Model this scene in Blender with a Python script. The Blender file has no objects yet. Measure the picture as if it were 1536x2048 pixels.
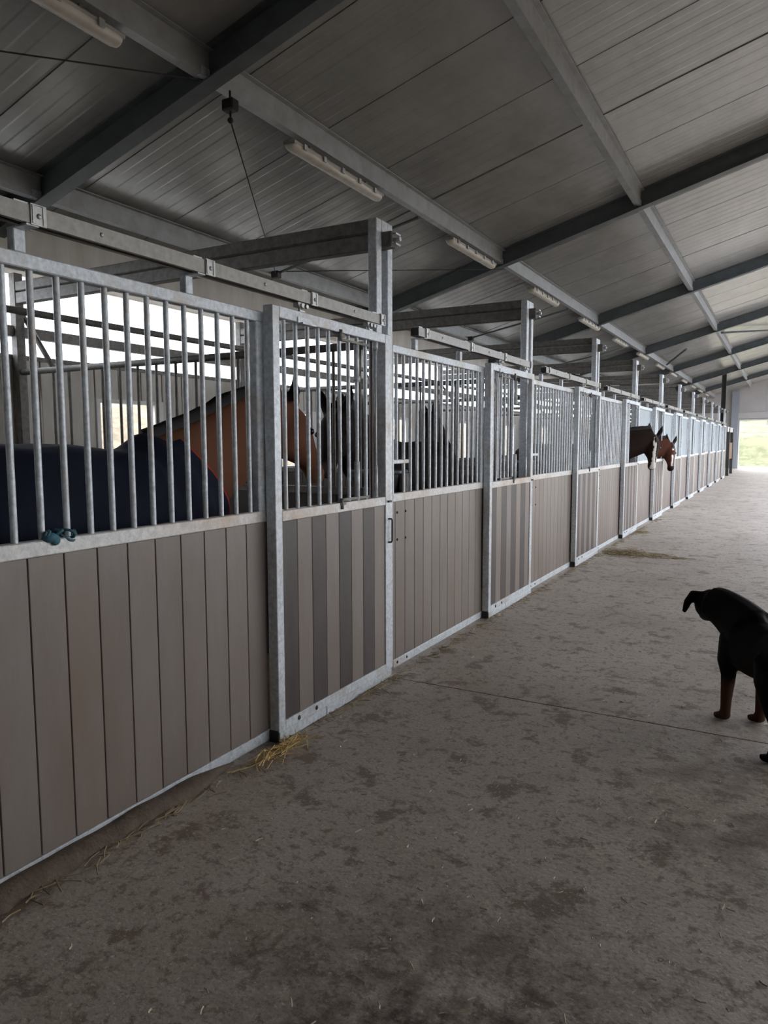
import bpy, bmesh, math, random
from mathutils import Vector, Matrix, noise
random.seed(11)
S = bpy.context.scene
COL = S.collection
PI = math.pi

# ------------------------------------------------------------------ camera
cam_d = bpy.data.cameras.new('camera'); cam = bpy.data.objects.new('camera', cam_d); COL.objects.link(cam)
S.camera = cam
YAW, PITCH, ROLL = .5072, -.0963, -.0025
cy, sy, cp, sp = math.cos(YAW), math.sin(YAW), math.cos(PITCH), math.sin(PITCH)
fw = Vector((-sy*cp, cy*cp, sp)); rt = Vector((cy, sy, 0)); up = rt.cross(fw)
r2 = rt*math.cos(ROLL) + up*math.sin(ROLL); u2 = up*math.cos(ROLL) - rt*math.sin(ROLL)
M = Matrix((r2, u2, -fw)).transposed().to_4x4(); M.translation = Vector((2.149, 0, 1.5))
cam.matrix_world = M
cam_d.sensor_fit = 'HORIZONTAL'; cam_d.sensor_width = 36; cam_d.lens = 36*1437/1536
cam_d.clip_start = .05; cam_d.clip_end = 500

# ------------------------------------------------------------------ world and exposure
W = bpy.data.worlds.new('overcast_sky'); S.world = W; W.use_nodes = True
bg = W.node_tree.nodes['Background']
bg.inputs['Color'].default_value = (.97, .98, 1, 1); bg.inputs['Strength'].default_value = 1.0
S.view_settings.view_transform = 'Standard'; S.view_settings.look = 'None'
S.view_settings.gamma = 1; S.view_settings.use_curve_mapping = False
S.view_settings.exposure = 2.88
S.cycles.max_bounces = 8; S.cycles.diffuse_bounces = 5; S.cycles.glossy_bounces = 4
S.cycles.transparent_max_bounces = 12; S.cycles.use_denoising = True
S.cycles.sample_clamp_indirect = 8

# ------------------------------------------------------------------ materials
MATS = {}
def srgb(h):
    def f(c):
        c /= 255
        return c/12.92 if c <= .04045 else ((c+.055)/1.055)**2.4
    return (f(h[0]), f(h[1]), f(h[2]), 1)
def mat(name, col, rough=.6, metal=0., col2=None, scale=8., fac=.5, bump=0., bscale=None, rnd=0., stretch=(1,1,1), spec=.5, detail=6., col3=None, scale3=1.5):
    m = bpy.data.materials.new(name); m.use_nodes = True; nt = m.node_tree; N = nt.nodes; L = nt.links
    b = N['Principled BSDF']; b.inputs['Roughness'].default_value = rough; b.inputs['Metallic'].default_value = metal
    b.inputs['Specular IOR Level'].default_value = spec
    tc = N.new('ShaderNodeTexCoord'); mp = N.new('ShaderNodeMapping'); mp.inputs['Scale'].default_value = stretch
    oi = N.new('ShaderNodeObjectInfo')
    L.new(tc.outputs['Object'], mp.inputs['Vector'])
    va = N.new('ShaderNodeVectorMath'); va.operation = 'ADD'
    vm = N.new('ShaderNodeVectorMath'); vm.operation = 'SCALE'; vm.inputs['Scale'].default_value = 37.
    cx = N.new('ShaderNodeCombineXYZ'); L.new(oi.outputs['Random'], cx.inputs[0]); L.new(oi.outputs['Random'], cx.inputs[1])
    L.new(cx.outputs[0], vm.inputs[0]); L.new(mp.outputs[0], va.inputs[0]); L.new(vm.outputs[0], va.inputs[1])
    out = None
    c1 = N.new('ShaderNodeRGB'); c1.outputs[0].default_value = srgb(col); out = c1.outputs[0]
    def layer(prev, colr, sc, f, lo=.35, hi=.65):
        nz = N.new('ShaderNodeTexNoise'); nz.inputs['Scale'].default_value = sc; nz.inputs['Detail'].default_value = detail
        nz.inputs['Roughness'].default_value = .65
        L.new(va.outputs[0], nz.inputs['Vector'])
        mr = N.new('ShaderNodeMapRange'); mr.inputs[1].default_value = lo; mr.inputs[2].default_value = hi; mr.inputs[4].default_value = f
        L.new(nz.outputs['Fac'], mr.inputs[0])
        mx = N.new('ShaderNodeMix'); mx.data_type = 'RGBA'
        L.new(mr.outputs[0], mx.inputs[0]); L.new(prev, mx.inputs[6]); mx.inputs[7].default_value = srgb(colr)
        return mx.outputs[2], nz
    nz = None
    if col2: out, nz = layer(out, col2, scale, fac)
    if col3: out, _ = layer(out, col3, scale3, .8, .5, .7)
    if rnd:
        hs = N.new('ShaderNodeHueSaturation'); ma = N.new('ShaderNodeMath'); ma.operation = 'MULTIPLY_ADD'
        ma.inputs[1].default_value = rnd*2; ma.inputs[2].default_value = 1-rnd
        L.new(oi.outputs['Random'], ma.inputs[0]); L.new(ma.outputs[0], hs.inputs['Value']); L.new(out, hs.inputs['Color']); out = hs.outputs[0]
    L.new(out, b.inputs['Base Color'])
    if bump:
        n2 = N.new('ShaderNodeTexNoise'); n2.inputs['Scale'].default_value = bscale or scale*4; n2.inputs['Detail'].default_value = 5
        L.new(va.outputs[0], n2.inputs['Vector'])
        bp = N.new('ShaderNodeBump'); bp.inputs['Strength'].default_value = bump; bp.inputs['Distance'].default_value = .01
        L.new(n2.outputs['Fac'], bp.inputs['Height']); L.new(bp.outputs[0], b.inputs['Normal'])
    MATS[name] = m; return m

GALV = mat('galvanised steel', (218,224,230), .42, .15, (164,171,178), 45, .75, .15, 120, col3=(172,160,146), scale3=3)
GALVR = mat('galvanised rail with rust stains', (222,222,221), .45, .1, (170,170,170), 45, .7, .15, 120, col3=(178,146,116), scale3=1.6)
GALVD = mat('weathered galvanised steel', (128,126,122), .6, .4, (88,84,78), 22, .7, .15, 90)
TRACKM = mat('rolled track steel', (150,148,144), .45, .5, (118,114,108), 30, .6)
CLIP = mat('zinc clip', (190,192,190), .4, .6, (150,150,148), 60, .5)
BOARD = mat('grey plank', (130,121,116), .36, 0, (112,99,91), 5, .55, .06, 60, .06, (1,1,.25), col3=(121,105,91), scale3=2.2)
BOARDD = mat('dark plank', (76,66,64), .48, 0, (54,46,44), 6, .7, .06, 60, .08, (1,1,.3))
SHEET = mat('galvanised sheet', (146,155,161), .5, .3, (128,139,146), 5, .6, 0, None, .03)
RUBBER = mat('black rubber', (20,20,20), .6)
RUST = mat('rusted bolt', (74,52,40), .7, .3, (46,34,30), 80)
ROOFP = mat('roof sheet white grey', (160,160,158), .24, 0, (132,132,131), 2.2, .6, .03, 8, .03, (1,.6,1), spec=.95)
SEAM = mat('roof joint dark', (52,46,42), .7)
STEEL = mat('grey painted beam', (96,104,106), .55, .1, (76,80,80), 6, .6, .03, 40)
PURL = mat('galvanised purlin', (170,174,176), .5, .3, (140,138,134), 6, .6, .04, 40)
FIXB = mat('light fitting housing', (170,166,158), .5, 0, (140,130,120), 10, .5)
FIXD = mat('light fitting diffuser', (214,208,198), .35, 0, (180,170,158), 8, .5)
WALLP = mat('white wall panel', (206,202,194), .55, 0, (160,150,138), 3, .55, .04, 30, .04, (1,1,.3))
ENDP = mat('end wall panel', (186,184,184), .55, 0, (168,166,164), 2, .5, 0, None, .02)
WFRAME = mat('white window frame', (226,226,224), .5)
PILAST = mat('blue grey column', (150,156,166), .5, .1, (138,144,154), 5)
DARKST = mat('dark steel post', (58,56,56), .55, .2, (42,40,40), 8)
WOOD = mat('brown gate wood', (122,82,52), .6, 0, (88,58,38), 5, .7, .1, 40, .06, (1,1,.15))
NAVY = mat('navy rug cloth', (30,36,54), .8, 0, (20,24,38), 5, .6, .2, 160, 0, (1,1,1), .2)
RED = mat('red rug binding', (176,36,36), .7)
TWINE = mat('blue baling twine', (62,108,122), .7, 0, (44,84,98), 60)
STRAW = mat('straw', (150,134,100), .75, 0, (104,90,64), 3, .7, 0, None, .15)
STRAWG = mat('golden straw', (206,176,112), .7, 0, (150,122,74), 3, .6)
CHAFF = mat('pale chaff', (206,196,172), .75, 0, (170,156,128), 3, .6)
HAIRB = mat('black horse hair', (16,13,13), .7)
EYE = mat('dark eye', (10,8,8), .15)
BUCKET = mat('black rubber manger', (26,27,30), .55)
BUCKETR = mat('worn manger rim', (96,102,112), .5)
WIRE = mat('thin cable', (30,28,28), .6)
APRON = mat('outdoor concrete', (128,130,134), .8, 0, (118,118,118), 1, .6)
GRASS = mat('pale grass', (106,110,84), .9, 0, (56,60,38), 2.2, .9, .8, 5, col3=(134,127,100), scale3=1.1)
DRYGR = mat('dry grass bank', (118,106,92), .9, 0, (80,74,58), 9, .9, .8, 9, col3=(138,126,110), scale3=1.2)
SHEDG = mat('green shed cladding', (84,112,98), .6, 0, (76,104,90), 3)
FENCEM = mat('grey fence', (70,76,70), .7)
DUST = mat('bedding straw floor', (120,100,70), .9, 0, (80,64,44), 9, .8, .4, 30)

def concrete():
    m = mat('stable concrete', (188,178,168), .6, 0, (164,152,142), .9, .7, .25, 55, detail=9)
    nt = m.node_tree; N = nt.nodes; L = nt.links; b = N['Principled BSDF']
    prev = b.inputs['Base Color'].links[0].from_socket
    geo = N.new('ShaderNodeNewGeometry')
    def noise_fac(scale, lo, hi, fac, det=8, dist=0., off=(0,0,0)):
        nz = N.new('ShaderNodeTexNoise'); nz.inputs['Scale'].default_value = scale; nz.inputs['Detail'].default_value = det
        nz.inputs['Roughness'].default_value = .72; nz.inputs['Distortion'].default_value = dist
        ad = N.new('ShaderNodeVectorMath'); ad.inputs[1].default_value = off; L.new(geo.outputs['Position'], ad.inputs[0]); L.new(ad.outputs[0], nz.inputs['Vector'])
        mr = N.new('ShaderNodeMapRange'); mr.inputs[1].default_value = lo; mr.inputs[2].default_value = hi; mr.inputs[4].default_value = fac
        L.new(nz.outputs['Fac'], mr.inputs[0]); return mr.outputs[0]
    def mix(prev, f, col):
        mx = N.new('ShaderNodeMix'); mx.data_type = 'RGBA'; L.new(f, mx.inputs[0]); L.new(prev, mx.inputs[6]); mx.inputs[7].default_value = srgb(col)
        return mx.outputs[2]
    def mul(a, b_):
        q = N.new('ShaderNodeMath'); q.operation = 'MULTIPLY'; q.use_clamp = True; L.new(a, q.inputs[0]); L.new(b_, q.inputs[1]); return q.outputs[0]
    def disc(cx, cy_, r0, r1):                     # a stained area of its own, soft edged
        d = N.new('ShaderNodeVectorMath'); d.operation = 'DISTANCE'; d.inputs[1].default_value = (cx, cy_, 0); L.new(geo.outputs['Position'], d.inputs[0])
        mr = N.new('ShaderNodeMapRange'); mr.inputs[1].default_value = r1; mr.inputs[2].default_value = r0; L.new(d.outputs['Value'], mr.inputs[0]); return mr.outputs[0]
    o = mix(prev, noise_fac(.7, .48, .62, .55), (152,137,123))               # worn brown areas
    o = mix(o, noise_fac(4.5, .55, .62, .8, 5, .2, (3,1,0)), (112,96,84))    # damp blots
    o = mix(o, noise_fac(17, .54, .62, .75, 4, .2), (124,110,98))
    o = mix(o, noise_fac(60, .52, .68, .65, 3), (116,104,93))                # grit
    o = mix(o, noise_fac(75, .60, .70, .6, 2, .4, (5,5,0)), (226,218,206))   # pale chaff grains
    o = mix(o, mul(disc(1.55, 1.45, .2, .95), noise_fac(5, .40, .60, .95, 6)), (70,56,48))    # wet patch
    o = mix(o, mul(disc(2.2, 3.2, .1, 1.1), noise_fac(3.2, .46, .60, .7, 6, 0, (9,2,0))), (92,80,72))
    L.new(o, b.inputs['Base Color'])
    return m
CONC = concrete()

def pane_mat(nm='clear eave sheet', fac=.15):
    m = bpy.data.materials.new(nm); m.use_nodes = True; nt = m.node_tree; N = nt.nodes; L = nt.links
    N.remove(N['Principled BSDF']); t = N.new('ShaderNodeBsdfTransparent'); t.inputs[0].default_value = (.93,.96,1,1)
    g = N.new('ShaderNodeBsdfGlossy'); g.inputs['Roughness'].default_value = .1
    tr = N.new('ShaderNodeBsdfTranslucent'); tr.inputs[0].default_value = (.9,.94,1,1)
    x = N.new('ShaderNodeMixShader'); x.inputs[0].default_value = fac; L.new(t.outputs[0], x.inputs[1]); L.new(tr.outputs[0], x.inputs[2])
    y = N.new('ShaderNodeMixShader'); y.inputs[0].default_value = .04; L.new(x.outputs[0], y.inputs[1]); L.new(g.outputs[0], y.inputs[2])
    L.new(y.outputs[0], N['Material Output'].inputs[0]); return m
PANE = pane_mat()

def vc_mat(name, rough=.6, spec=.3, bump=.1):
    m = bpy.data.materials.new(name); m.use_nodes = True; nt = m.node_tree; N = nt.nodes; L = nt.links
    b = N['Principled BSDF']; b.inputs['Roughness'].default_value = rough; b.inputs['Specular IOR Level'].default_value = spec
    a = N.new('ShaderNodeVertexColor'); a.layer_name = 'coat'; L.new(a.outputs[0], b.inputs['Base Color'])
    nz = N.new('ShaderNodeTexNoise'); nz.inputs['Scale'].default_value = 140; tc = N.new('ShaderNodeTexCoord'); L.new(tc.outputs['Object'], nz.inputs['Vector'])
    bp = N.new('ShaderNodeBump'); bp.inputs['Strength'].default_value = bump; bp.inputs['Distance'].default_value = .004
    L.new(nz.outputs['Fac'], bp.inputs['Height']); L.new(bp.outputs[0], b.inputs['Normal']); return m
COAT = vc_mat('animal coat', .75, .12)

# ------------------------------------------------------------------ mesh helpers
class MB:
    def __init__(s): s.v = []; s.f = []; s.smooth = []
    def add(s, vs, fs, sm=False):
        n = len(s.v); s.v += [tuple(v) for v in vs]; s.f += [tuple(i+n for i in f) for f in fs]; s.smooth += [sm]*len(fs); return s
    def box(s, x0, x1, y0, y1, z0, z1, ch=0.):
        if ch <= 0:
            vs = [(x,y,z) for x in (x0,x1) for y in (y0,y1) for z in (z0,z1)]
            return s.add(vs, [(0,1,3,2),(4,6,7,5),(0,4,5,1),(2,3,7,6),(0,2,6,4),(1,5,7,3)])
        bm = bmesh.new(); bmesh.ops.create_cube(bm, size=1)
        for v in bm.verts: v.co = Vector(((x0+x1)/2+v.co.x*(x1-x0), (y0+y1)/2+v.co.y*(y1-y0), (z0+z1)/2+v.co.z*(z1-z0)))
        bmesh.ops.bevel(bm, geom=bm.edges[:], offset=ch, segments=1, affect='EDGES')
        bm.verts.index_update()
        s.add([v.co for v in bm.verts], [[v.index for v in f.verts] for f in bm.faces]); bm.free(); return s
    def tube(s, pts, r, n=10, cap=True, rr=None):
        pts = [Vector(p) for p in pts]; rings = []
        prevx = None
        for i, p in enumerate(pts):
            d = (pts[min(i+1,len(pts)-1)] - pts[max(i-1,0)]).normalized()
            a = Vector((0,0,1)) if abs(d.z) < .9 else Vector((1,0,0))
            x = d.cross(a).normalized() if prevx is None else (prevx - d*prevx.dot(d)).normalized()
            prevx = x; y = d.cross(x)
            q = rr[i] if rr else r
            rings.append([p + x*q*math.cos(2*PI*k/n) + y*q*math.sin(2*PI*k/n) for k in range(n)])
        vs = [v for r_ in rings for v in r_]; fs = []
        for i in range(len(rings)-1):
            for k in range(n): fs.append((i*n+k, i*n+(k+1)%n, (i+1)*n+(k+1)%n, (i+1)*n+k))
        s.add(vs, fs, True)
        if cap:
            n0 = len(s.v)-len(vs)
            s.f.append(tuple(n0+k for k in range(n))[::-1]); s.f.append(tuple(n0+(len(rings)-1)*n+k for k in range(n))); s.smooth += [False, False]
        return s
    def ring_sweep(s, secs, n=16):
        # secs: (centre, axis_u, axis_v, ru, rv) -> closed elliptical sweep
        base = len(s.v); vs = []; fs = []
        for c, u, v, ru, rv in secs:
            for k in range(n):
                a = 2*PI*k/n; vs.append(Vector(c)+Vector(u)*ru*math.cos(a)+Vector(v)*rv*math.sin(a))
        m = len(secs)
        for i in range(m-1):
            for k in range(n): fs.append((i*n+k, i*n+(k+1)%n, (i+1)*n+(k+1)%n, (i+1)*n+k))
        fs.append(tuple(range(n))[::-1]); fs.append(tuple((m-1)*n+k for k in range(n)))
        return s.add(vs, fs, True)
    def ball(s, c, r, n=12, mat3=None):
        bm = bmesh.new(); bmesh.ops.create_uvsphere(bm, u_segments=n, v_segments=max(6,n*2//3), radius=1)
        R = r if hasattr(r, '__len__') else (r,r,r)
        bm.verts.index_update()
        vs = []
        for v in bm.verts:
            q = Vector((v.co.x*R[0], v.co.y*R[1], v.co.z*R[2]))
            if mat3: q = mat3 @ q
            vs.append(q+Vector(c))
        s.add(vs, [[v.index for v in f.verts] for f in bm.faces], True); bm.free(); return s
    def prism(s, poly, axis, a0, a1):
        # poly: 2D points; axis 'x','y','z' extruded between a0 and a1
        def P(p, a): return {'x': (a,p[0],p[1]), 'y': (p[0],a,p[1]), 'z': (p[0],p[1],a)}[axis]
        n = len(poly); vs = [P(p,a0) for p in poly]+[P(p,a1) for p in poly]
        fs = [tuple(range(n))[::-1], tuple(range(n,2*n))]+[(i,(i+1)%n,n+(i+1)%n,n+i) for i in range(n)]
        return s.add(vs, fs)
    def mesh(s, name):
        me = bpy.data.meshes.new(name); me.from_pydata(s.v, [], s.f); me.polygons.foreach_set('use_smooth', s.smooth)
        bm = bmesh.new(); bm.from_mesh(me); bmesh.ops.recalc_face_normals(bm, faces=bm.faces[:]); bm.to_mesh(me); bm.free()
        return me
    def obj(s, name, m, parent=None, loc=None):
        return link(name, s.mesh(name), m, parent, loc)
def link(name, me, m, parent=None, loc=None):
    if m and not me.materials: me.materials.append(m)
    o = bpy.data.objects.new(name, me); COL.objects.link(o)
    if parent: o.parent = parent
    if loc: o.location = loc
    return o
def tag(o, label=None, cat=None, group=None, kind=None):
    if label: o['label'] = label
    if cat: o['category'] = cat
    if group: o['group'] = group
    if kind: o['kind'] = kind
    return o
def thing(name, label, cat, loc=(0,0,0), group=None, rz=0.):
    o = bpy.data.objects.new(name, None); COL.objects.link(o); o.empty_display_size = .1; o.location = loc; o.rotation_euler = (0,0,rz)
    return tag(o, label, cat, group)
def struct(name, loc=(0,0,0)):
    o = bpy.data.objects.new(name, None); COL.objects.link(o); o.location = loc; o['kind'] = 'structure'; return o
def copy_tree(o, parent=None):
    c = o.copy(); COL.objects.link(c)
    if parent: c.parent = parent
    for ch in list(o.children): copy_tree(ch, c)
    return c
def box(name, m, parent, *a, ch=0.): return MB().box(*a, ch=ch).obj(name, m, parent)

# ------------------------------------------------------------------ key dimensions (metres)
PITCHY = 2.9154; P0 = 3.943; NST = 11
post_y = [P0 + PITCHY*k for k in range(NST)]
RAFT = [3.95 + 5.86*(k-1) for k in range(0, 9)]            # rafter lines -1.91 .. 44.97
XW, XE, RIDGE = -3.75, 8.05, 2.15
YB, YE = -4.0, 44.97
def zb(x):                                                   # underside of rafters and purlins
    return 4.48 + .275*((x if x <= RIDGE else 2*RIDGE-x) - .42)
RD = .18
def zr(x): return zb(x) + RD                                 # underside of the roof sheets

SKYL_ADDED = pane_mat('added translucent roof sheet', .8)  # unseen sheets, added on the right slope to brighten floor and stall fronts
# ------------------------------------------------------------------ floor
fl = struct('floor')
box('base', CONC, fl, XW-.2, XE+.2, YB-.2, YE+3.0, -.3, -.02)
joints = [YB-.2] + [3.95 + 5.845*k for k in range(0, 8)] + [YE+3.0]
for a, b in zip(joints, joints[1:]):
    box('slab', CONC, fl, -.16, XE+.2, a+.006, b-.006, -.02, 0)
box('bedding', DUST, fl, XW, -.166, YB, YE-9, -.02, .0)

# ------------------------------------------------------------------ roof
cl = struct('ceiling')
seam0 = 7.45-1.035*12
ys = []
y = seam0
while y < YE: ys.append(y); y += 1.035
ys = [YB-.2]+[q for q in ys if q > YB]+[YE+.3]
for i, (a, b) in enumerate(zip(ys, ys[1:])):
    k = round((a-7.45)/1.035); k2 = round((b-7.45)/1.035)
    ga = .016 if k % 6 == 0 else .006; gb = .016 if k2 % 6 == 0 else .006
    if i == 0: ga = 0
    for side in (0, 1):
        x0, x1 = (XW-.35, RIDGE) if side == 0 else (RIDGE, XE+.35)
        mb = MB()
        # shallow trapezoid microribs along the slope
        prof = []; n = 5
        w = (b-gb)-(a+ga)
        for j in range(n):
            y0 = a+ga+w*j/n; y1 = a+ga+w*(j+1)/n
            prof += [(y0, .0), (y0+(y1-y0)*.42, .0), (y0+(y1-y0)*.5, .0018), (y0+(y1-y0)*.92, .0018)]
        prof.append((b-gb, 0.))
        vs = []; m_ = len(prof)
        for x in (x0, x1):
            for (yy, dz) in prof: vs.append((x, yy, zr(x)+dz))
        for x in (x0, x1):
            for yy in (a+ga, b-gb): vs.append((x, yy, zr(x)+.1))
        fs = [(j, j+1, m_+j+1, m_+j) for j in range(m_-1)]
        t = 2*m_
        fs += [(t, t+1, t+3, t+2), (0, m_, t+2, t), (m_-1, t+1, t+3, 2*m_-1)]
        fs += [tuple(range(m_))+(t+1, t), tuple(range(m_, 2*m_))+(t+3, t+2)]
        mb.add(vs, fs); mb.obj('panel', ROOFP if side == 0 or a < 12 or k % 6 > 2 else SKYL_ADDED, cl)
rb = MB()
for x0, x1 in ((XW-.35, RIDGE),):
    rb.add([(x, yy, zr(x)+dz) for x in (x0, x1) for yy in (YB-.2, YE+.3) for dz in (.04, .1)], [(0,1,3,2),(4,6,7,5),(0,4,5,1),(2,3,7,6),(0,2,6,4),(1,5,7,3)])
rb.obj('backing', SEAM, cl)

ORD = ['first','second','third','fourth','fifth','sixth','seventh','eighth','ninth','tenth','eleventh','twelfth','thirteenth','fourteenth','fifteenth','sixteenth']
def slope_beam(mb, x0, x1, y0, y1, d0, d1):
    vs = [(x, yy, zb(x)+d) for x in (x0, x1) for yy in (y0, y1) for d in (d0, d1)]
    mb.add(vs, [(0,1,3,2),(4,6,7,5),(0,4,5,1),(2,3,7,6),(0,2,6,4),(1,5,7,3)])
for i, yy in enumerate(RAFT[:-1]):
    if i == 0: continue
    r = thing('roof_rafter', None, 'beam', (0, yy, 0), 'roof rafters across the stable')
    r['label'] = ('nearest grey steel roof rafter, crossing above the first tall stall post' if i == 1 else
                  'grey steel roof rafter, %s one counted away from the camera, under the roof sheets' % ORD[i-1])
    for nm, d0, d1, hw in (('web', -.033, RD-.012, .005), ('bottom_flange', -.045, -.033, .065), ('top_flange', RD-.012, RD-.002, .065)):
        mb = MB()
        slope_beam(mb, XW-.1, RIDGE, -hw, hw, d0, d1); slope_beam(mb, RIDGE, XE+.1, -hw, hw, d0, d1)
        mb.obj(nm, STEEL, r)
# purlins: Z sections along the building
def purlin(x, label):
    p = thing('roof_purlin', label, 'beam', (x, 0, zb(x)), 'purlins running the length of the roof')
    for a, b in zip(RAFT, RAFT[1:]):
        a2, b2 = max(a+.012, YB), b-.012
        mb = MB(); mb.box(-.004, .004, a2, b2, .0, RD-.01); mb.box(.004, .05, a2, b2, RD-.016, RD-.01)
        mb.box(-.07, .004, a2, b2, -.006, 0.); mb.box(-.07, -.064, a2, b2, 0., .018)
        mb.obj('web', PURL, p)
        for q in (a2, b2-.08): MB().box(-.03, .012, q, q+.08, -.012, .05).obj('cleat', GALV, p)
    return p
purlin(-3.22, 'dim purlin lowest on the roof slope, close to the outer wall on the left')
purlin(-1.4, 'purlin carrying the row of strip lights above the stalls')
purlin(.42, 'bright purlin above the aisle, clear of the strip lights')
purlin(2.15, 'ridge purlin at the top of the roof slope')

# strip lights under the purlin
def make_light():
    t = thing('strip_light', None, 'light', (-1.36, 0, 0), 'strip lights under the purlin')
    mb = MB(); L = 1.48
    prof = [(-.055,.035),(-.06,.055),(-.045,.07),(.045,.07),(.06,.055),(.055,.035)]
    MB().prism(prof, 'y', 0, L).obj('housing', FIXB, t)
    mb = MB(); secs = []
    for yy, k in ((.0,.55),(.012,.85),(.04,1),(L-.04,1),(L-.012,.85),(L,.55)):
        secs.append(((0,yy,.035), (1,0,0), (0,0,1), .056*k, .048*k))
    mb.ring_sweep(secs, 14).obj('diffuser', FIXD, t)
    for k in range(5):
        for s in (-1, 1):
            MB().box(s*.066-.006, s*.066+.006, .14+k*.29-.02, .14+k*.29+.02, .018, .062).obj('clip', CLIP, t)
    for yy in (.28, L-.28): MB().box(-.02, .03, yy-.02, yy+.02, .07, .1).obj('hanger', GALVD, t)
    return t
lp = None
for k in range(15):
    yy = 1.76 + 3.19*k
    if yy > 43: break
    if lp is None: o = lp = make_light()
    else: o = copy_tree(lp)
    o.location = (-1.475, yy, zb(-1.4)-.10)
    o['label'] = ('strip light nearest the camera, in the dark top corner above the rafter' if k == 0 else
                  'strip light, %s of its row counted away from the camera, under the purlin' % ORD[k])

# thin tie rods, bracing and the drop cable with its hook
for n, yy in enumerate((6.95, 12.95, 18.7)):
    o = MB().tube([(-3.16, yy, 3.47), (-1.3, yy+.02, 3.84)], .016, 8).obj('tie_rod', STEEL); o['label'] = 'thin dark tie rod rising under the roof behind the %s tall stall post' % ORD[n+1]; o['category'] = 'rod'; o['group'] = 'tie rods'
    MB().box(-3.2, -3.1, yy-.04, yy+.04, 3.42, 3.5, .008).obj('end_plate', DARKST, o)
c = thing('drop_cable', 'thin cable hanging from a black hook where rafter and purlin cross', 'cable', (-1.38, 4.13, 3.97))
MB().box(-.05, .05, -.04, .04, -.14, -.06, .01).obj('hook_block', WIRE, c)
MB().tube([(0,0,0), (0,0,-.07)], .008, 6).obj('stem', WIRE, c)
MB().ball((0,0,-.2), .022, 8).tube([(0,0,-.13),(0,0,-.2)], .008, 6).obj('swivel', WIRE, c)
MB().tube([(0,0,-.2), (-1.76, 2.8, -.5)], .005, 6).obj('line', WIRE, c)
o = MB().tube([(-3.16, 6.95, 3.5), (-1.4, 9.8, 3.9)], .005, 6).obj('stay_wire', WIRE); tag(o, 'thin stay wire running from the tie rod foot to the second rafter', 'wire')
o = MB().tube([(-3.2, 1.0, 3.62), (-1.4, 3.9, 3.95)], .005, 6).obj('stay_wire', WIRE); tag(o, 'thin stay wire meeting the nearest rafter in the dark roof corner', 'wire')
for n, (a, b, lab) in enumerate([((.46, 22.6, 4.55), (1.95, 26.0, 4.97), 'angle brace reaching right from the bright purlin beyond the fourth rafter'),
                                 ((-1.36, 25.5, 4.03), (-.58, 23.7, 4.28), 'short angle brace beside the strip light purlin, beyond the fourth rafter')]):
    tag(MB().tube([a, b], .03, 6).obj('roof_brace', STEEL), lab, 'brace')

# ------------------------------------------------------------------ outer walls
wl = struct('wall_left')
WIN = [(p+.88, p+1.75) for p in [P0-PITCHY]+post_y if p+1.75 < YE]
ZS, ZW0, ZW1 = 2.25, 1.15, 1.94
y = YB
edges = set([YB, 36.5])
for a, b in WIN: edges.add(a); edges.add(b)
edges = sorted(e for e in edges if e <= 36.5)
for a, b in zip(edges, edges[1:]):
    n = max(1, round((b-a)/.29)); iswin = any(abs(a-w0) < 1e-6 for w0, w1 in WIN)
    for j in range(n):
        y0 = a+(b-a)*j/n+.006; y1 = a+(b-a)*(j+1)/n-.006
        if iswin:
            box('panel', WALLP, wl, XW-.06, XW, y0, y1, 0, ZW0, ch=.004); box('panel', WALLP, wl, XW-.06, XW, y0, y1, ZW1, ZS, ch=.004)
        else: box('panel', WALLP, wl, XW-.06, XW, y0, y1, 0, ZS, ch=.004)
for k in range(9): box('panel', WALLP, wl, XW-.06, XW, 36.5+k*.95, 36.5+(k+1)*.95-.01, 0, 3.3)
box('backing', WALLP, wl, XW-.08, XW-.06, YB, .95, ZS, 2.98)  # unseen, added to close the eave band and darken the near end
box('backing', WALLP, wl, XW-.075, XW-.062, YB, 36.5, ZW1+.03, ZS)
box('coping', GALVD, wl, XW-.09, XW+.015, YB, 36.5, ZS-.02, ZS+.02)
box('eave_beam', WALLP, wl, XW-.12, XW+.08, YB, YE, 2.98, 3.09, ch=.005)
box('fascia', WALLP, wl, XW-.14, XW-.08, YB, YE, 3.05, zr(XW)+.05)
for k, (a, b) in enumerate(WIN):
    w = struct('window_%d' % (k+1), (XW, a, ZW0)); wd, h = b-a, ZW1-ZW0
    box('jamb', WFRAME, w, -.08, .015, -.0, .05, 0, h, ch=.004); box('jamb', WFRAME, w, -.08, .015, wd-.12, wd, 0, h, ch=.004)
    box('sill', WFRAME, w, -.08, .03, .05, wd-.12, 0, .04, ch=.004); box('head', WFRAME, w, -.08, .015, .05, wd-.12, h-.04, h, ch=.004)
# clear eave sheets, one bay each
for k in range(-1, 11):
    y0 = P0+PITCHY*k
    for j in range(2): box('pane', PANE, wl, XW-.05, XW-.045, y0+PITCHY*j/2+.01, y0+PITCHY*(j+1)/2-.01, ZS+.02, 2.98)
tag(MB().tube([(XW+.12, YB, 2.63), (XW+.12, 36, 2.63)], .032, 10).obj('eave_pipe', GALVD), 'long round rail running under the eaves, above the square rail', 'rail')
tag(MB().box(XW-.02, XW+.06, YB, 36, 2.42, 2.51, ch=.006).obj('eave_rail', GALVD), 'long square rail in the bright eave opening, above the white wall', 'rail')

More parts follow.
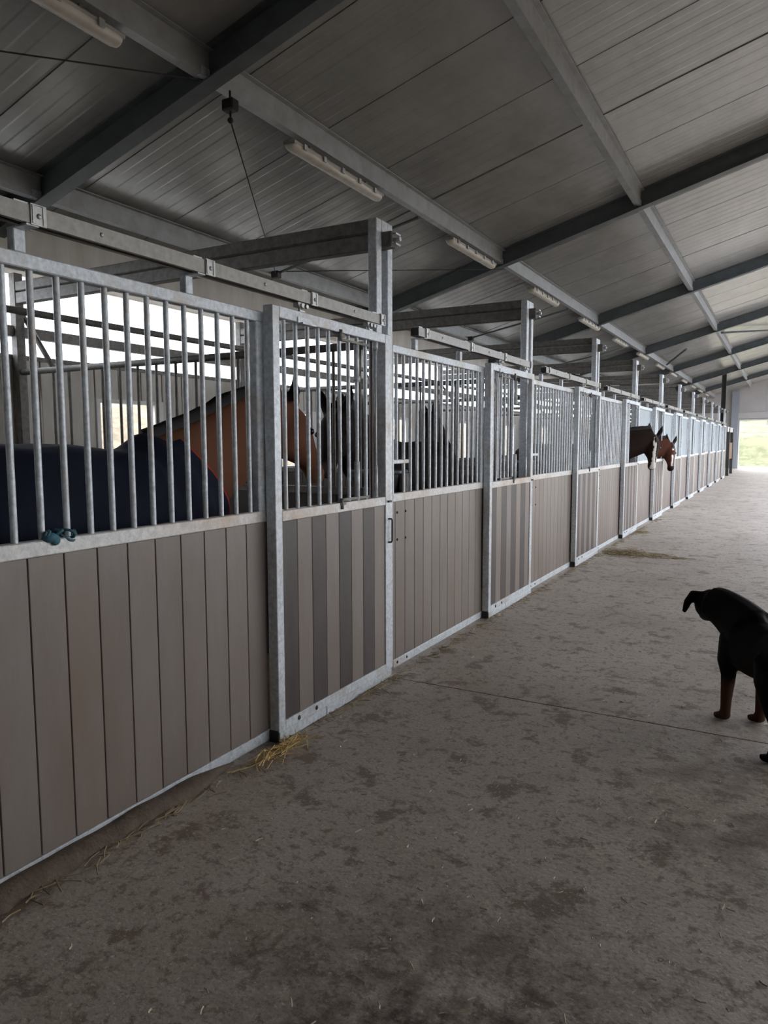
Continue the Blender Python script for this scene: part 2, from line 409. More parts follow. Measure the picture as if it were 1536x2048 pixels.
def end_wall(name, yy, openx=None, openz=0, side=1):
    w = struct(name)
    n = 12; x = XW-.2; xs = [XW-.2, -2.75, -1.75, -.75]
    xs = [XW-.2+(XE+.2-XW+.2)*i/12 for i in range(13)]
    if openx: xs = sorted(set([q for q in xs if not (openx[0]-.3 < q < openx[0]+.3 or openx[1]-.3 < q < openx[1]+.3)]+[openx[0], openx[1], RIDGE]))
    else: xs = sorted(set(xs+[RIDGE]))
    for a, b in zip(xs, xs[1:]):
        z0 = 0
        if openx and a >= openx[0]-.01 and b <= openx[1]+.01: z0 = openz
        MB().prism([(a+.004, z0), (b-.004, z0), (b-.004, zr(b)+.02), (a+.004, zr(a)+.02)], 'y', yy, yy+.1).obj('panel', ENDP, w)
    bk = MB()
    for a, b in zip(xs, xs[1:]):
        z0 = openz if openx and a >= openx[0]-.01 and b <= openx[1]+.01 else 0
        bk.prism([(a, z0), (b, z0), (b, zr(b)+.02), (a, zr(a)+.02)], 'y', yy+.1, yy+.12)
    bk.obj('backing', ENDP, w)
    return w
we = end_wall('wall_end', YE, (-.14, 4.44), 2.72)
box('lintel', ENDP, we, -.35, 4.65, YE-.16, YE-.0, 2.80, 3.12, ch=.01)
box('pilaster', PILAST, we, -.52, -.18, YE-.28, YE, 0, zb(-.35)); box('pilaster', PILAST, we, 4.5, 4.84, YE-.28, YE, 0, zb(4.7))
wb = end_wall('wall_back', YB-.1)
wr = struct('wall_right')
for k in range(25):
    y0 = YB+k*1.96; box('panel', WALLP, wr, XE, XE+.06, y0+.005, y0+1.955, 0, 3.3 if y0 < 1.5 else 1.7 if y0 < 5.5 else 1.1)  # unseen side; panel heights stepped to let more daylight in farther along
box('fascia', WALLP, wr, XE+.02, XE+.1, YB, YE, 3.05, zr(XE)+.05)
d = struct('door_1', (-.14, YE, 0))
box('frame', WFRAME, d, 0, .05, -.06, .12, 0, 2.72, ch=.005); box('frame', WFRAME, d, 4.53, 4.58, -.06, .12, 0, 2.72, ch=.005); box('frame', WFRAME, d, .05, 4.53, -.06, .12, 2.67, 2.72, ch=.005)

# ------------------------------------------------------------------ stall fronts
SEAMS = [1.760-.1416*n for n in range(12)][::-1]
def make_panel(kind):
    """kind: 'first' all bars, 'bars' with feed opening, 'plain' bars only, 'sheet' metal sheet above"""
    t = thing('stall_screen', None, 'panel', (0,0,0), 'fixed stall front panels')
    xf, xk = -.065, -.11
    ya = .163 if kind != 'first' else .03
    yb = 1.772
    box('top_rail', GALV, t, xk, xf, ya, yb, 2.075, 2.125, ch=.004)
    box('middle_rail', GALVR, t, xk, xf, ya, yb, 1.113, 1.168, ch=.004)
    box('bottom_rail', GALV, t, xk, xf, ya, yb, .0, .055, ch=.004)
    box('stile', GALV, t, xk, xf, yb-.06, yb, 1.168, 2.075, ch=.004)
    if kind != 'first': box('stile', GALV, t, xk, xf, ya-.0, ya+.012, 1.168, 2.075)
    ss = [ya]+[q for q in SEAMS if q > ya+.03]
    for a, b in zip(ss, ss[1:]): box('board', BOARD, t, xk+.008, xf-.006, a+.0022, b-.0022, .055, 1.113, ch=.002)
    if kind == 'sheet':
        box('sheet', SHEET, t, xk+.015, xf-.02, ya+.012, yb-.06, 1.168, 2.075)
        box('stile', GALV, t, xk, xf-.005, ya+.012, ya+.045, 1.168, 2.075)
    else:
        for j in range(16):
            yb_ = .150+.1014*j
            if yb_ > 1.69 or yb_ < ya+.01: continue
            z0 = 1.165
            if kind == 'bars' and j < 2: z0 = 1.385
            MB().tube([(xk+.022, yb_, z0), (xk+.022, yb_, 2.08)], .0118, 10, False).obj('bar', GALV, t)
        if kind == 'bars': box('feed_hatch_rail', GALV, t, xk+.006, xf, ya+.012, .392, 1.362, 1.388, ch=.003)
    if kind in ('bars', 'plain'):
        for yy, zz in ((.23,1.04),(.35,1.04),(.23,.86),(.35,.86)):
            MB().ball((xf-.005, yy, zz), (.006,.009,.009), 8).obj('bolt', RUST, t)
    for yy in (.22, .36):
        MB().ball((xf, yy, .03), (.006,.01,.01), 8).obj('bolt', RUST, t)
    return t
def make_door(kind):
    t = thing('sliding_door', None, 'door', (0,0,0), 'sliding stall doors')
    x0, x1 = -.058, 0.; Wd = 1.175
    box('stile', GALV, t, x0, x1, 0, .055, .03, 2.155, ch=.003)
    box('stile', GALV, t, x0, x1, Wd-.068, Wd, .03, 2.155, ch=.003)
    box('top_rail', GALV, t, x0, x1, .055, Wd-.068, 2.10, 2.155, ch=.003)
    box('middle_rail', GALVR, t, x0, x1, .055, Wd-.068, 1.113, 1.166, ch=.003)
    box('bottom_rail', GALV, t, x0, x1, .055, Wd-.068, .05, .1, ch=.003)
    k = MB().box(x0+.004, x1+.004, .0, .42, .004, .052, ch=.002).box(x0+.004, x1+.007, .42, .82, .004, .054, ch=.002).box(x0+.004, x1+.004, .82, Wd, .004, .052, ch=.002)
    k.obj('kick_strip', GALV, t)
    MB().box(x0, x1-.004, -.006, .0, .0, .06).obj('end_stop', RUBBER, t)
    bw = (Wd-.068-.055)/8
    for j in range(8):
        b = box('board', BOARDD if j % 2 == 0 else BOARD, t, x0+.012, x1-.008, .055+bw*j+.0012, .055+bw*(j+1)-.0012, .1, 1.113, ch=.002)
    xs = -.03
    bars = [.124,.222,.326,.422,.522,.631,.724,.816,.915]
    if kind == 'closed': use = bars
    elif kind == 'open': use = bars[:6]
    else: use = bars[:4] if kind == 'half' else []
    for n, yy in enumerate(use):
        b = MB().tube([(xs, yy, 1.16), (xs, yy, 2.105)], .0118, 10, False).obj('bar', GALV, t)
    if kind in ('closed', 'open'):
        f = box('hatch_rail', GALVD, t, xs-.004, xs+.014, .62 if kind == 'closed' else .3, .935 if kind == 'closed' else .63, 1.172, 1.186)
        g = box('hatch_rail', GALVD, t, xs-.004, xs+.014, .62 if kind == 'closed' else .3, .935 if kind == 'closed' else .63, 2.062, 2.075)
        for zz in (1.16, 2.085): MB().tube([(xs+.03,.60,zz-.03),(xs+.03,.60,zz+.03)], .012, 8).box(xs, xs+.035, .585, .64, zz-.008, zz+.008).obj('hinge_pin', GALVD, t)
        yq = .816 if kind == 'closed' else .72
        MB().tube([(xs,yq,1.17),(xs,yq,1.39)], .0165, 10).tube([(xs,yq,1.86),(xs,yq,2.06)], .0165, 10).tube([(xs,yq,1.85),(xs,yq,1.88)], .022, 10).obj('bolt_sleeve', GALV, t)
    if kind == 'open':
        for n, yy in enumerate((.40, .47, .56)): MB().tube([(xs-.05-.03*n, yy, 1.18), (xs-.05-.03*n, yy, 2.06)], .0118, 8, False).obj('bar', GALV, t)
    MB().tube([(xs, 1.035, 1.165), (xs, 1.035, 2.07)], .0095, 8).tube([(xs, 1.035, 1.165), (xs, 1.035, 1.36)], .0145, 8).tube([(xs, 1.035, 2.05), (xs, 1.035, 2.1)], .017, 8).obj('lock_rod', GALV, t)
    if kind == 'closed': MB().tube([(xs, .985, 1.165), (xs, .985, 2.1)], .005, 6).obj('guide_rod', RUST, t)
    if kind == 'sheet':
        box('sheet', SHEET, t, -.035, -.025, .055, .60, 1.166, 2.1); box('sheet', SHEET, t, -.038, -.028, .64, Wd-.068, 1.166, 2.1)
        box('stile', GALVD, t, x0, x1-.004, .60, .64, 1.166, 2.1)
    # recessed pull handle
    if kind == 'closed': MB().tube([(x1+.001,1.137,1.025),(x1+.016,1.150,1.025),(x1+.018,1.158,1.015),(x1+.018,1.158,.888),(x1+.016,1.150,.878),(x1+.001,1.137,.878)], .006, 6).obj('handle', DARKST, t)
    box('latch', DARKST, t, x1, x1+.012, 1.13, 1.165, 1.128, 1.14)
    for yy in (.17, .33): MB().ball((x1, yy, .075), (.006,.013,.013), 8).obj('bolt', DARKST, t)
    MB().box(x1, x1+.035, .20, .32, 2.088, 2.096).box(x1+.002, x1+.006, .20, .32, 2.088, 2.125).obj('stop_bracket', GALV, t)
    for yy in (.26, .95):
        h = MB().tube([(-.03,yy,2.15),(-.03,yy,2.19)], .010, 8).box(-.05,-.01,yy-.02,yy+.02,2.155,2.165).box(-.045,-.015,yy-.03,yy+.03,2.18,2.203).tube([(-.005,yy-.02,2.185),(.008,yy-.02,2.185)], .011, 8).tube([(-.005,yy+.02,2.185),(.008,yy+.02,2.185)], .011, 8)
        h.obj('hanger', CLIP, t)
    return t
def make_track():
    t = thing('door_track', None, 'track', (0,0,0), 'overhead tracks of the sliding doors')
    z0, z1, L = 2.205, 2.262, 2.45; xa, xb = -.062, .0
    mb = MB(); mb.box(xa, xb, 0, L, z1-.004, z1); mb.box(xa, xa+.004, 0, L, z0, z1-.004); mb.box(xb-.004, xb, 0, L, z0, z1-.004)
    mb.box(xa+.004, xa+.016, 0, L, z0, z0+.003); mb.box(xb-.016, xb-.004, 0, L, z0, z0+.003)
    mb.obj('rail', TRACKM, t)
    MB().box(xa+.004, xb-.004, .002, .01, z0+.004, z1-.006).box(xa+.02, xb-.02, .01, L-.005, z1-.012, z1-.005).obj('black_fill', RUBBER, t)  # black fill inside the open slot, darkening it from below and at the end
    for yy in (.13, .93, 1.70, 2.42):
        mb = MB(); mb.box(xa-.003, xb+.005, yy-.028, yy+.028, z1, z1+.005); mb.box(xb, xb+.005, yy-.028, yy+.028, z0-.004, z1+.002); mb.box(xa-.006, xa, yy-.028, yy+.028, z0-.004, z1+.002)
        mb.box(xb+.005, xb+.008, yy-.024, yy-.014, z0, z1); mb.box(xb+.005, xb+.008, yy+.014, yy+.024, z0, z1)
        mb.ball((xb+.006, yy, z0+.026), (.006,.009,.009), 8)
        mb.box(xa-.01, xa+.03, yy-.06, yy-.01, z1+.005, z1+.016)
        mb.obj('clamp', CLIP, t)
    for yy in (.11, .88, 1.66):
        if yy < 1.6: MB().box(-.105, -.07, yy-.022, yy+.022, 2.125, z0-.002, ch=.003).box(-.105, -.0, yy-.022, yy+.022, z0-.008, z0-.002).obj('bracket', GALV, t)
    for yy in (.38, 1.3, 2.1): MB().ball((xb, yy, z0+.03), (.006,.008,.008), 8).obj('bolt', CLIP, t)
    return t
def make_post():
    t = thing('stall_post', None, 'post', (0,0,0), 'tall slotted stall posts')
    x0, x1 = -.125, -.065
    box('upright', GALV, t, x0, x1, -.045, .022, 0, 2.855, ch=.004); box('upright', GALV, t, x0, x1, .108-.012, .172-.012, 0, 2.855, ch=.004)
    box('head_plate', GALV, t, x0, x1+.001, .022, .096, 2.785, 2.855, ch=.003)
    box('foot', GALVD, t, x0-.02, x1, -.05, .165, 0, .02)
    box('spacer', GALV, t, x0, x1-.03, .022, .096, 2.04, 2.12)
    return t
def make_partition():
    t = thing('stall_divider', None, 'partition', (0,0,0), 'partitions between stalls')
    yc = .059; x0, x1 = XW+.02, -.13
    MB().box(x0, -.0, yc-.034, yc+.034, 2.69, 2.785, ch=.006).obj('lower_beam', GALVD, t)
    MB().box(x0, x1-.01, yc-.034, yc+.034, 2.795, 2.875, ch=.006).obj('upper_beam', GALVD, t)
    MB().box(.0, .03, yc-.03, yc+.03, 2.70, 2.71).box(.0,.03,yc-.03,yc+.03,2.76,2.77).tube([(.0,yc,2.735),(.045,yc,2.735)], .014, 8).obj('beam_end', GALV, t)
    MB().tube([(x0+.05, yc, 2.115), (x1, yc, 2.115)], .026, 10).obj('top_rail', GALVD, t)
    MB().box(x0+.05, x1, yc-.025, yc+.025, 1.16, 1.21, ch=.004).obj('middle_rail', GALVD, t)
    xx = x1-.12
    bm_ = MB().tube([(0,0,1.21),(0,0,2.1)], .011, 8, False).mesh('bar')
    while xx > x0+.1: link('bar', bm_, GALVD, t, (xx, yc, 0)); xx -= .2
    n = 12; w = (x1-x0-.08)/n
    me = MB().box(.003, w-.003, yc-.02, yc+.02, .0, 1.16).mesh('board')
    for j in range(n): link('board', me, BOARDD, t, (x0+.08+w*j, 0, 0))
    MB().box(x0-.0, x0+.08, yc-.04, yc+.04, 0, 2.95, ch=.005).obj('rear_post', GALVD, t)
    MB().tube([(x0+.04, yc+.06, 2.6), (x0+.42, yc+.06, 2.12)], .022, 8).obj('brace', GALVD, t)
    return t

pk = {k: make_panel(k) for k in ('first',)}
protos = {}
def get(key, fn):
    if key not in protos: protos[key] = fn(); return protos[key]
    return copy_tree(protos[key])
panel_kind = ['first','bars','bars','plain','sheet','sheet','sheet','sheet','sheet','sheet','sheet']
door_kind = ['closed','open','open','half','half','sheet','sheet','sheet','sheet','sheet','sheet']
for i in range(NST):
    p = post_y[i]
    if i == 0: o = pk['first']
    else: o = get('panel_'+panel_kind[i], lambda k=panel_kind[i]: make_panel(k))
    o.location = (0, p-PITCHY, 0)
    up_ = {'first':'barred','bars':'barred','plain':'barred','sheet':'sheet metal topped'}[panel_kind[i]]
    o['label'] = ('barred fixed stall front of grey boards, nearest, with blue twine on its rail' if i == 0 else
                  'barred fixed stall front directly behind the nearest sliding door' if i == 1 else
                  '%s fixed grey stall front, %s along the row from the near end' % (up_, ORD[i]))
    o = get('door_'+door_kind[i], lambda k=door_kind[i]: make_door(k))
    o.location = (0, p-1.16, 0)
    o['label'] = ('nearest sliding stall door with dark and light board stripes and closed bars' if i == 0 else
                  '%s sliding stall door with %s, %s along the row from the near end' % (
                      'board stripes', {'closed':'bars','open':'an open barred hatch','half':'the hatch standing open','sheet':'metal sheet above'}[door_kind[i]], ORD[i]))
    o = get('track', make_track); o.location = (0, p-2.51, 0)
    o['label'] = ('nearest overhead door track, grey, clamped above the first barred stall front' if i == 0 else 'grey overhead door track, %s along the row, above the stall front' % ORD[i])
    o = get('post', make_post); o.location = (0, p, 0)
    o['label'] = ('nearest tall galvanised slotted post, beside the first sliding door' if i == 0 else 'tall galvanised slotted post, %s along the row of stalls' % ORD[i])
    o = get('partition', make_partition); o.location = (0, p, 0)
    o['label'] = ('nearest stall partition of bars and boards, its twin beam passing the first post' if i == 0 else 'stall partition with twin overhead beam, %s along the row, behind its post' % ORD[i])

# black manger seen through the feed hatch of the second stall
def manger(loc, label):
    t = thing('feed_manger', label, 'manger', loc, 'black feed mangers')
    secs = [((0,0,.0), (1,0,0),(0,1,0), .10,.10), ((0,0,.04), (1,0,0),(0,1,0), .15,.16), ((0,0,.26), (1,0,0),(0,1,0), .19,.21), ((0,0,.30), (1,0,0),(0,1,0), .195,.215)]
    secs += [((0,0,.30), (1,0,0),(0,1,0), .175,.195), ((0,0,.06), (1,0,0),(0,1,0), .13,.14)]
    MB().ring_sweep(secs, 20).obj('bowl', BUCKET, t)
    MB().tube([(.19*math.cos(a), .21*math.sin(a), .30) for a in [2*PI*k/20 for k in range(21)]], .012, 6).obj('rim', BUCKETR, t)
    MB().box(.188, .205, -.05, .05, .12, .29).obj('hook', GALVD, t)
    return t
for k, i in enumerate((0, 1)):
    manger((-.315, post_y[i]+.42, 1.0), 'black rubber manger hung behind the feed hatch of the %s stall front' % ORD[i+1])
    
# blue twine knotted on the first rail
tw = []
rr = random.Random(3)
for k in range(60):
    t_ = k/59; tw.append((-.085+.034*math.cos(9.4*t_*PI)*(1 if t_ < .7 else .6), 1.575+.13*t_+.03*math.sin(7*t_*PI), 1.18+.016*math.sin(11*t_*PI)+(-.01 if t_ > .8 else 0)))
bt = thing('baling_twine', 'blue twine knotted on the rail between the nearest bars', 'twine', (0,0,0))
MB().tube(tw, .0055, 6).obj('strand', TWINE, bt)
MB().ball((-.066, 1.60, 1.174), (.022,.03,.018), 8).ball((-.06, 1.615, 1.165), (.014,.02,.02), 8).obj('knot', TWINE, bt)

# ------------------------------------------------------------------ end of the row: column and gate
c = thing('roof_column', 'dark tall column to the roof at the far end of the stalls', 'column', (-.17, RAFT[6]+.15, 0))
MB().box(-.08, .08, -.006, .006, 0, zb(-.17)).obj('web', DARKST, c)
for s in (-.08, .08): MB().box(s-.006, s+.006, -.08, .08, 0, zb(-.17)).obj('flange', DARKST, c)
g = thing('wooden_gate', 'brown wooden half gate between dark posts beyond the last stall', 'gate', (-.04, 35.2, 0))
for y0 in (0, 2.55): box('post', DARKST, g, -.06, .06, y0-.06, y0+.06, 0, 2.1, ch=.006)
for k in range(7): box('plank', WOOD, g, -.025, .025, .06, 2.49, .72+k*.105, .72+k*.105+.1, ch=.004)
box('header', ENDP, g, -.03, .03, -.9, 2.6, 1.93, 2.14, ch=.005)

# ------------------------------------------------------------------ animals
def remesh(name, mb, voxel, smooth, colf, parent, dispf=None):
    me = mb.mesh(name); o = bpy.data.objects.new(name, me); COL.objects.link(o)
    m = o.modifiers.new('r', 'REMESH'); m.mode = 'VOXEL'; m.voxel_size = voxel
    s = o.modifiers.new('s', 'SMOOTH'); s.iterations = smooth; s.factor = .5
    dg = bpy.context.evaluated_depsgraph_get(); dg.update()
    me2 = bpy.data.meshes.new_from_object(o.evaluated_get(dg)); bpy.data.objects.remove(o); bpy.data.meshes.remove(me)
    me2.name = name
    if dispf:
        for v in me2.vertices: v.co = dispf(v.co.copy())
    if colf:
        ca = me2.color_attributes.new('coat', 'FLOAT_COLOR', 'POINT')
        for i, v in enumerate(me2.vertices): ca.data[i].color = colf(v.co)
    me2.polygons.foreach_set('use_smooth', [True]*len(me2.polygons))
    me2.materials.clear(); me2.materials.append(COAT)
    o2 = bpy.data.objects.new(name, me2); COL.objects.link(o2); o2.parent = parent
    return o2
def path_sweep(mb, pts, ru, rv, side=None, n=14):
    """ru: half-size sideways, rv: half-size in the other direction"""
    pts = [Vector(p) for p in pts]; secs = []
    for i, p in enumerate(pts):
        d = (pts[min(i+1,len(pts)-1)]-pts[max(i-1,0)]).normalized()
        u = Vector(side) if side else Vector((0,0,1)).cross(d)
        u = (u-d*u.dot(d)).normalized(); v = d.cross(u)
        secs.append((p, u, v, ru[i], rv[i]))
    mb.ring_sweep(secs, n)
def catmull(P, n):
    P = [Vector(p) for p in P]; out = []
    for i in range(len(P)-1):
        a, b, c_, d_ = P[max(i-1,0)], P[i], P[i+1], P[min(i+2,len(P)-1)]
        for k in range(n):
            t = k/n; out.append(.5*((2*b)+(c_-a)*t+(2*a-5*b+4*c_-d_)*t*t+(3*b-a-3*c_+d_)*t**3))
    out.append(P[-1]); return out
def lerp_list(r, n):
    out = []
    for i in range(len(r)-1):
        for k in range(n): out.append(r[i]+(r[i+1]-r[i])*k/n)
    return out+[r[-1]]

def horse(label, origin, rz, neck, poll, muzzle, face, coat, points, marks, body=True, scale=1., rug=False, voxel=.02, earcol=None, pale_muzzle=None):
    """origin/rz place the trunk (local +X forward). neck, poll, muzzle, face are in world space."""
    t = thing('horse', label, 'horse', origin, 'horses in the stalls', rz)
    Minv = (Matrix.Translation(Vector(origin)) @ Matrix.Rotation(rz, 4, 'Z')).inverted()
    L = lambda p: Minv @ Vector(p)
    mb = MB()
    k = scale
    trunk = [(-.80,1.14,.06,.10),(-.76,1.16,.15,.2),(-.66,1.17,.23,.27),(-.48,1.17,.275,.31),(-.2,1.14,.285,.33),(.1,1.12,.28,.34),(.36,1.14,.25,.35),(.55,1.16,.21,.33),(.68,1.15,.15,.26),(.74,1.13,.08,.15)]
    mb.ring_sweep([((x*k,0,z*k),(0,1,0),(0,0,1),w*k,h*k) for x,z,w,h in trunk], 18)
    mb.ball((.36*k,0,1.40*k), (.26*k,.07*k,.10*k), 12)
    for s in (-1, 1):
        path_sweep(mb, [(.55*k,s*.14*k,1.0*k),(.56*k,s*.14*k,.78*k),(.57*k,s*.13*k,.5*k),(.56*k,s*.13*k,.47*k),(.56*k,s*.13*k,.14*k),(.60*k,s*.13*k,.07*k),(.63*k,s*.13*k,.0)], [.10*k,.075*k,.05*k,.048*k,.032*k,.04*k,.06*k], [.13*k,.09*k,.055*k,.05*k,.036*k,.042*k,.065*k], (0,1,0), 10)
        path_sweep(mb, [(-.52*k,s*.15*k,1.08*k),(-.48*k,s*.15*k,.82*k),(-.62*k,s*.14*k,.56*k),(-.70*k,s*.14*k,.50*k),(-.66*k,s*.14*k,.14*k),(-.62*k,s*.14*k,.07*k),(-.58*k,s*.14*k,.0)], [.15*k,.11*k,.06*k,.05*k,.034*k,.042*k,.06*k], [.24*k,.17*k,.08*k,.065*k,.04*k,.045*k,.065*k], (0,1,0), 10)
    # neck
    neckl = [L(p) for p in neck]+[L(poll)]
    nn = len(neckl)
    pts = catmull(neckl, 5)
    tt = [i/(len(pts)-1) for i in range(len(pts))]
    path_sweep(mb, pts, [(.16-.07*q**.8)*k for q in tt], [(.32-.15*q**.9)*k for q in tt], None, 16)
    # head frame
    P_, Mz = L(poll), L(muzzle); F = (Minv.to_3x3() @ Vector(face)).normalized()
    ax = (Mz-P_); hl = ax.length; ax.normalize(); F = (F-ax*F.dot(ax)).normalized(); Sd = ax.cross(F).normalized()
    H = [(-.08,.055,.06,-.02),(0,.095,.10,-.03),(.10,.125,.15,-.06),(.22,.135,.178,-.085),(.33,.126,.168,-.08),(.46,.098,.128,-.045),(.62,.074,.086,-.012),(.78,.060,.066,.0),(.88,.068,.070,.0),(.96,.060,.062,-.004),(1.0,.034,.036,-.006)]
    mb.ring_sweep([(P_+ax*(q*hl)+F*(o*k), Sd, F, w*k, d*k) for q,w,d,o in H], 16)
    ears = []
    for s in (-1, 1):
        b0 = P_+Sd*(s*.07*k)+F*.01*k-ax*.06*k; tip = b0-ax*.175*k+Sd*(s*.05*k)+F*.045*k
        mid = b0*.55+tip*.45+Sd*(s*.012*k)
        path_sweep(mb, [b0+ax*.03, b0, mid, tip], [.025*k,.04*k,.042*k,.009*k], [.025*k,.028*k,.022*k,.008*k], tuple(Sd), 10); ears.append((b0, tip))
    base, dark = srgb(coat), srgb(points)
    wh = srgb((222,216,210)); pm = srgb(pale_muzzle) if pale_muzzle else None
    def colf(c):
        q = (c-P_).dot(ax)/hl; f = (c-P_).dot(F)/k; s = (c-P_).dot(Sd)/k
        n_ = noise.noise(c*9)*.02
        dist_axis = ((c-P_)-ax*(c-P_).dot(ax)).length
        if dist_axis < .22*k and -.05 < q < 1.1:
            if f > .0 or q > .8:
                for (q0, q1, w0, w1, off) in marks:
                    if q0 <= q <= q1:
                        u_ = (q-q0)/(q1-q0); w_ = w0+(w1-w0)*u_
                        if abs(s-off+n_*.5) < w_ and f > .01: return wh
            for sg in (-1, 1):
                if (c-(P_+ax*(.93*hl)+Sd*sg*.045*k+F*.03*k)).length < .02*k: return srgb((14,10,10))
            if q > .8:
                if pm: 
                    a_ = min(1, (q-.8)/.12); return tuple(base[i]*(1-a_)+pm[i]*a_ for i in range(3))+(1,)
                a_ = min(1, (q-.8)/.15); return tuple(base[i]*(1-a_)+dark[i]*a_ for i in range(3))+(1,)
        for b0, tip in ears:
            e = tip-b0; h_ = max(0, min(1, (c-b0).dot(e)/e.dot(e)))
            if h_ > .1 and (c-(b0+e*h_)).length < .05: return dark
        if c.z < .5*k: return dark
        return base
    bo = remesh('body', mb, voxel, 4, colf, t)
    # mane along the crest
    hm = MB()
    crest = []
    for i, p in enumerate(pts):
        if i < 2: continue
        d = (pts[min(i+1,len(pts)-1)]-pts[max(i-1,0)]).normalized(); u = Vector((0,0,1)).cross(d).normalized(); v = d.cross(u)
        if v.z < 0: v = -v
        q = tt[i]; crest.append((p+v*(.32-.15*q**.9)*k*.97, u, v))
    rm = random.Random(5)
    for (c0, u, v) in crest:
        pass
    secs = [(c0, u, v, .022*k, .05*k+.012*rm.random()) for c0, u, v in crest]
    hm.ring_sweep(secs, 8)
    hm.ring_sweep([(c0+u*s_-v*.05*k, u, v, .012*k, .09*k+.02*rm.random()) for s_ in (.05*k,) for c0, u, v in crest[2:]], 8)
    hm.obj('mane', HAIRB, t)
    fl_ = MB(); fl_.ring_sweep([(P_-ax*.05*k+F*.03*k, Sd, F, .03*k, .03*k), (P_+ax*.04*k+F*.07*k, Sd, F, .035*k, .03*k), (P_+ax*.11*k+F*.078*k, Sd, F, .016*k, .014*k)], 8); fl_.obj('forelock', HAIRB, t)
    for s in (-1, 1):
        MB().ball(P_+ax*(.27*hl)+Sd*(s*.117*k)+F*.0*k, .022*k, 10).obj('eye', EYE, t)
    if not rug:
        MB().tube([(-.78*k,0,1.28*k),(-.87*k,0,1.2*k),(-.9*k,0,.9*k),(-.88*k,0,.55*k)], .05*k, 8, True, [.035*k,.05*k,.06*k,.015*k]).obj('tail', HAIRB, t)
    return t, pts, tt, k

# horse 1: blanketed bay, facing along the row, head lowered a little towards the first door
t1, npts, ntt, kk = horse('bay horse in a navy rug behind the nearest barred stall front', (-.72, 2.32, 0), PI/2+.0,
    [(-.72, 2.62, 1.20), (-.69, 3.0, 1.36), (-.62, 3.35, 1.56)], (-.52, 3.60, 1.68), (-.47, 3.84, 1.25), (.10, .95, .4),
    (116,78,60), (30,22,20), [], scale=1.0, rug=True, pale_muzzle=(150,118,96))
def rug(t, k):
    mb = MB(); e = .028
    trunk = [(-.86,1.10,.10,.16),(-.80,1.14,.2,.25),(-.66,1.17,.26,.30),(-.48,1.17,.30,.335),(-.2,1.14,.31,.345),(.1,1.12,.305,.36),(.36,1.14,.28,.37),(.5,1.16,.25,.37),(.64,1.17,.22,.34),(.74,1.15,.17,.27)]
    mb.ring_sweep([((x*k,0,z*k),(0,1,0),(0,0,1),w*k,h*k) for x,z,w,h in trunk], 24)
    mb.ball((.36*k,0,1.42*k), (.26*k,.10*k,.11*k), 12)
    # shoulder part reaching up the neck
    path_sweep(mb, [(.35*k,0,1.15*k),(.60*k,.0,1.24*k),(.80*k,-.0,1.33*k)], [.24*k,.20*k,.17*k], [.36*k,.34*k,.29*k], (0,1,0), 18)
    me = mb.mesh('rug'); o = bpy.data.objects.new('rug', me); COL.objects.link(o)
    m = o.modifiers.new('r', 'REMESH'); m.mode = 'VOXEL'; m.voxel_size = .022
    s = o.modifiers.new('s', 'SMOOTH'); s.iterations = 5; s.factor = .5
    dg = bpy.context.evaluated_depsgraph_get(); dg.update()
    me2 = bpy.data.meshes.new_from_object(o.evaluated_get(dg)); bpy.data.objects.remove(o)
    # neckline plane: slopes from withers down to the chest
    bm = bmesh.new(); bm.from_mesh(me2)
    a = Vector((.50*k, 0, 1.50*k)); nrm = Vector((.80, 0, .58)).normalized()
    bmesh.ops.bisect_plane(bm, geom=bm.verts[:]+bm.edges[:]+bm.faces[:], plane_co=a, plane_no=nrm, clear_outer=True)
    bmesh.ops.bisect_plane(bm, geom=bm.verts[:]+bm.edges[:]+bm.faces[:], plane_co=(0,0,.66*k), plane_no=(0,0,-1), clear_outer=True)
    for v in bm.verts:
        c = v.co
        w = .014*math.sin(c.x*20+c.z*9+2*noise.noise(c*3)) * max(0, min(1, (c.x+.15)/.4))
        w += .010*noise.noise(c*6)+.012*math.sin((c.x-c.z*1.3)*11)*max(0, min(1, (.9-abs(c.x))/.9))
        n_ = Vector((0, c.y, c.z-1.1*k)).normalized(); v.co = c+n_*w
    rim = [e for e in bm.edges if e.is_boundary and all(abs((v.co-a).dot(nrm)) < .06 for v in e.verts)]
    loop = []
    if rim:
        vs = {v for e in rim for v in e.verts}; cen = sum((v.co for v in vs), Vector())/len(vs)
        loop = sorted((v.co.copy() for v in vs), key=lambda c: math.atan2(c.y-cen.y, (c-cen).dot(nrm.cross(Vector((0,1,0))))))
    bm.to_mesh(me2); bm.free()
    me2.polygons.foreach_set('use_smooth', [True]*len(me2.polygons)); me2.materials.clear(); me2.materials.append(NAVY)
    o2 = bpy.data.objects.new('rug', me2); COL.objects.link(o2); o2.parent = t
    so = o2.modifiers.new('thick', 'SOLIDIFY'); so.thickness = .006; so.offset = 1
    if loop:
        lo = [loop[i] for i in range(0, len(loop), 3)]
        b = MB().tube(lo+[lo[0]], .009, 6).obj('binding', RED, o2)
rug(t1, kk)

# horse 2: black horse in the second stall, head towards the first
horse('black horse with a tan muzzle in the second stall, behind the nearest door', (-.80, 5.72, 0), -PI/2,
    [(-.80, 5.28, 1.24), (-.80, 4.95, 1.40), (-.77, 4.66, 1.56)], (-.73, 4.45, 1.68), (-.66, 4.22, 1.26), (.15, -.9, .3),
    (22,18,18), (14,12,12), [], scale=1.03, pale_muzzle=(120,104,92))
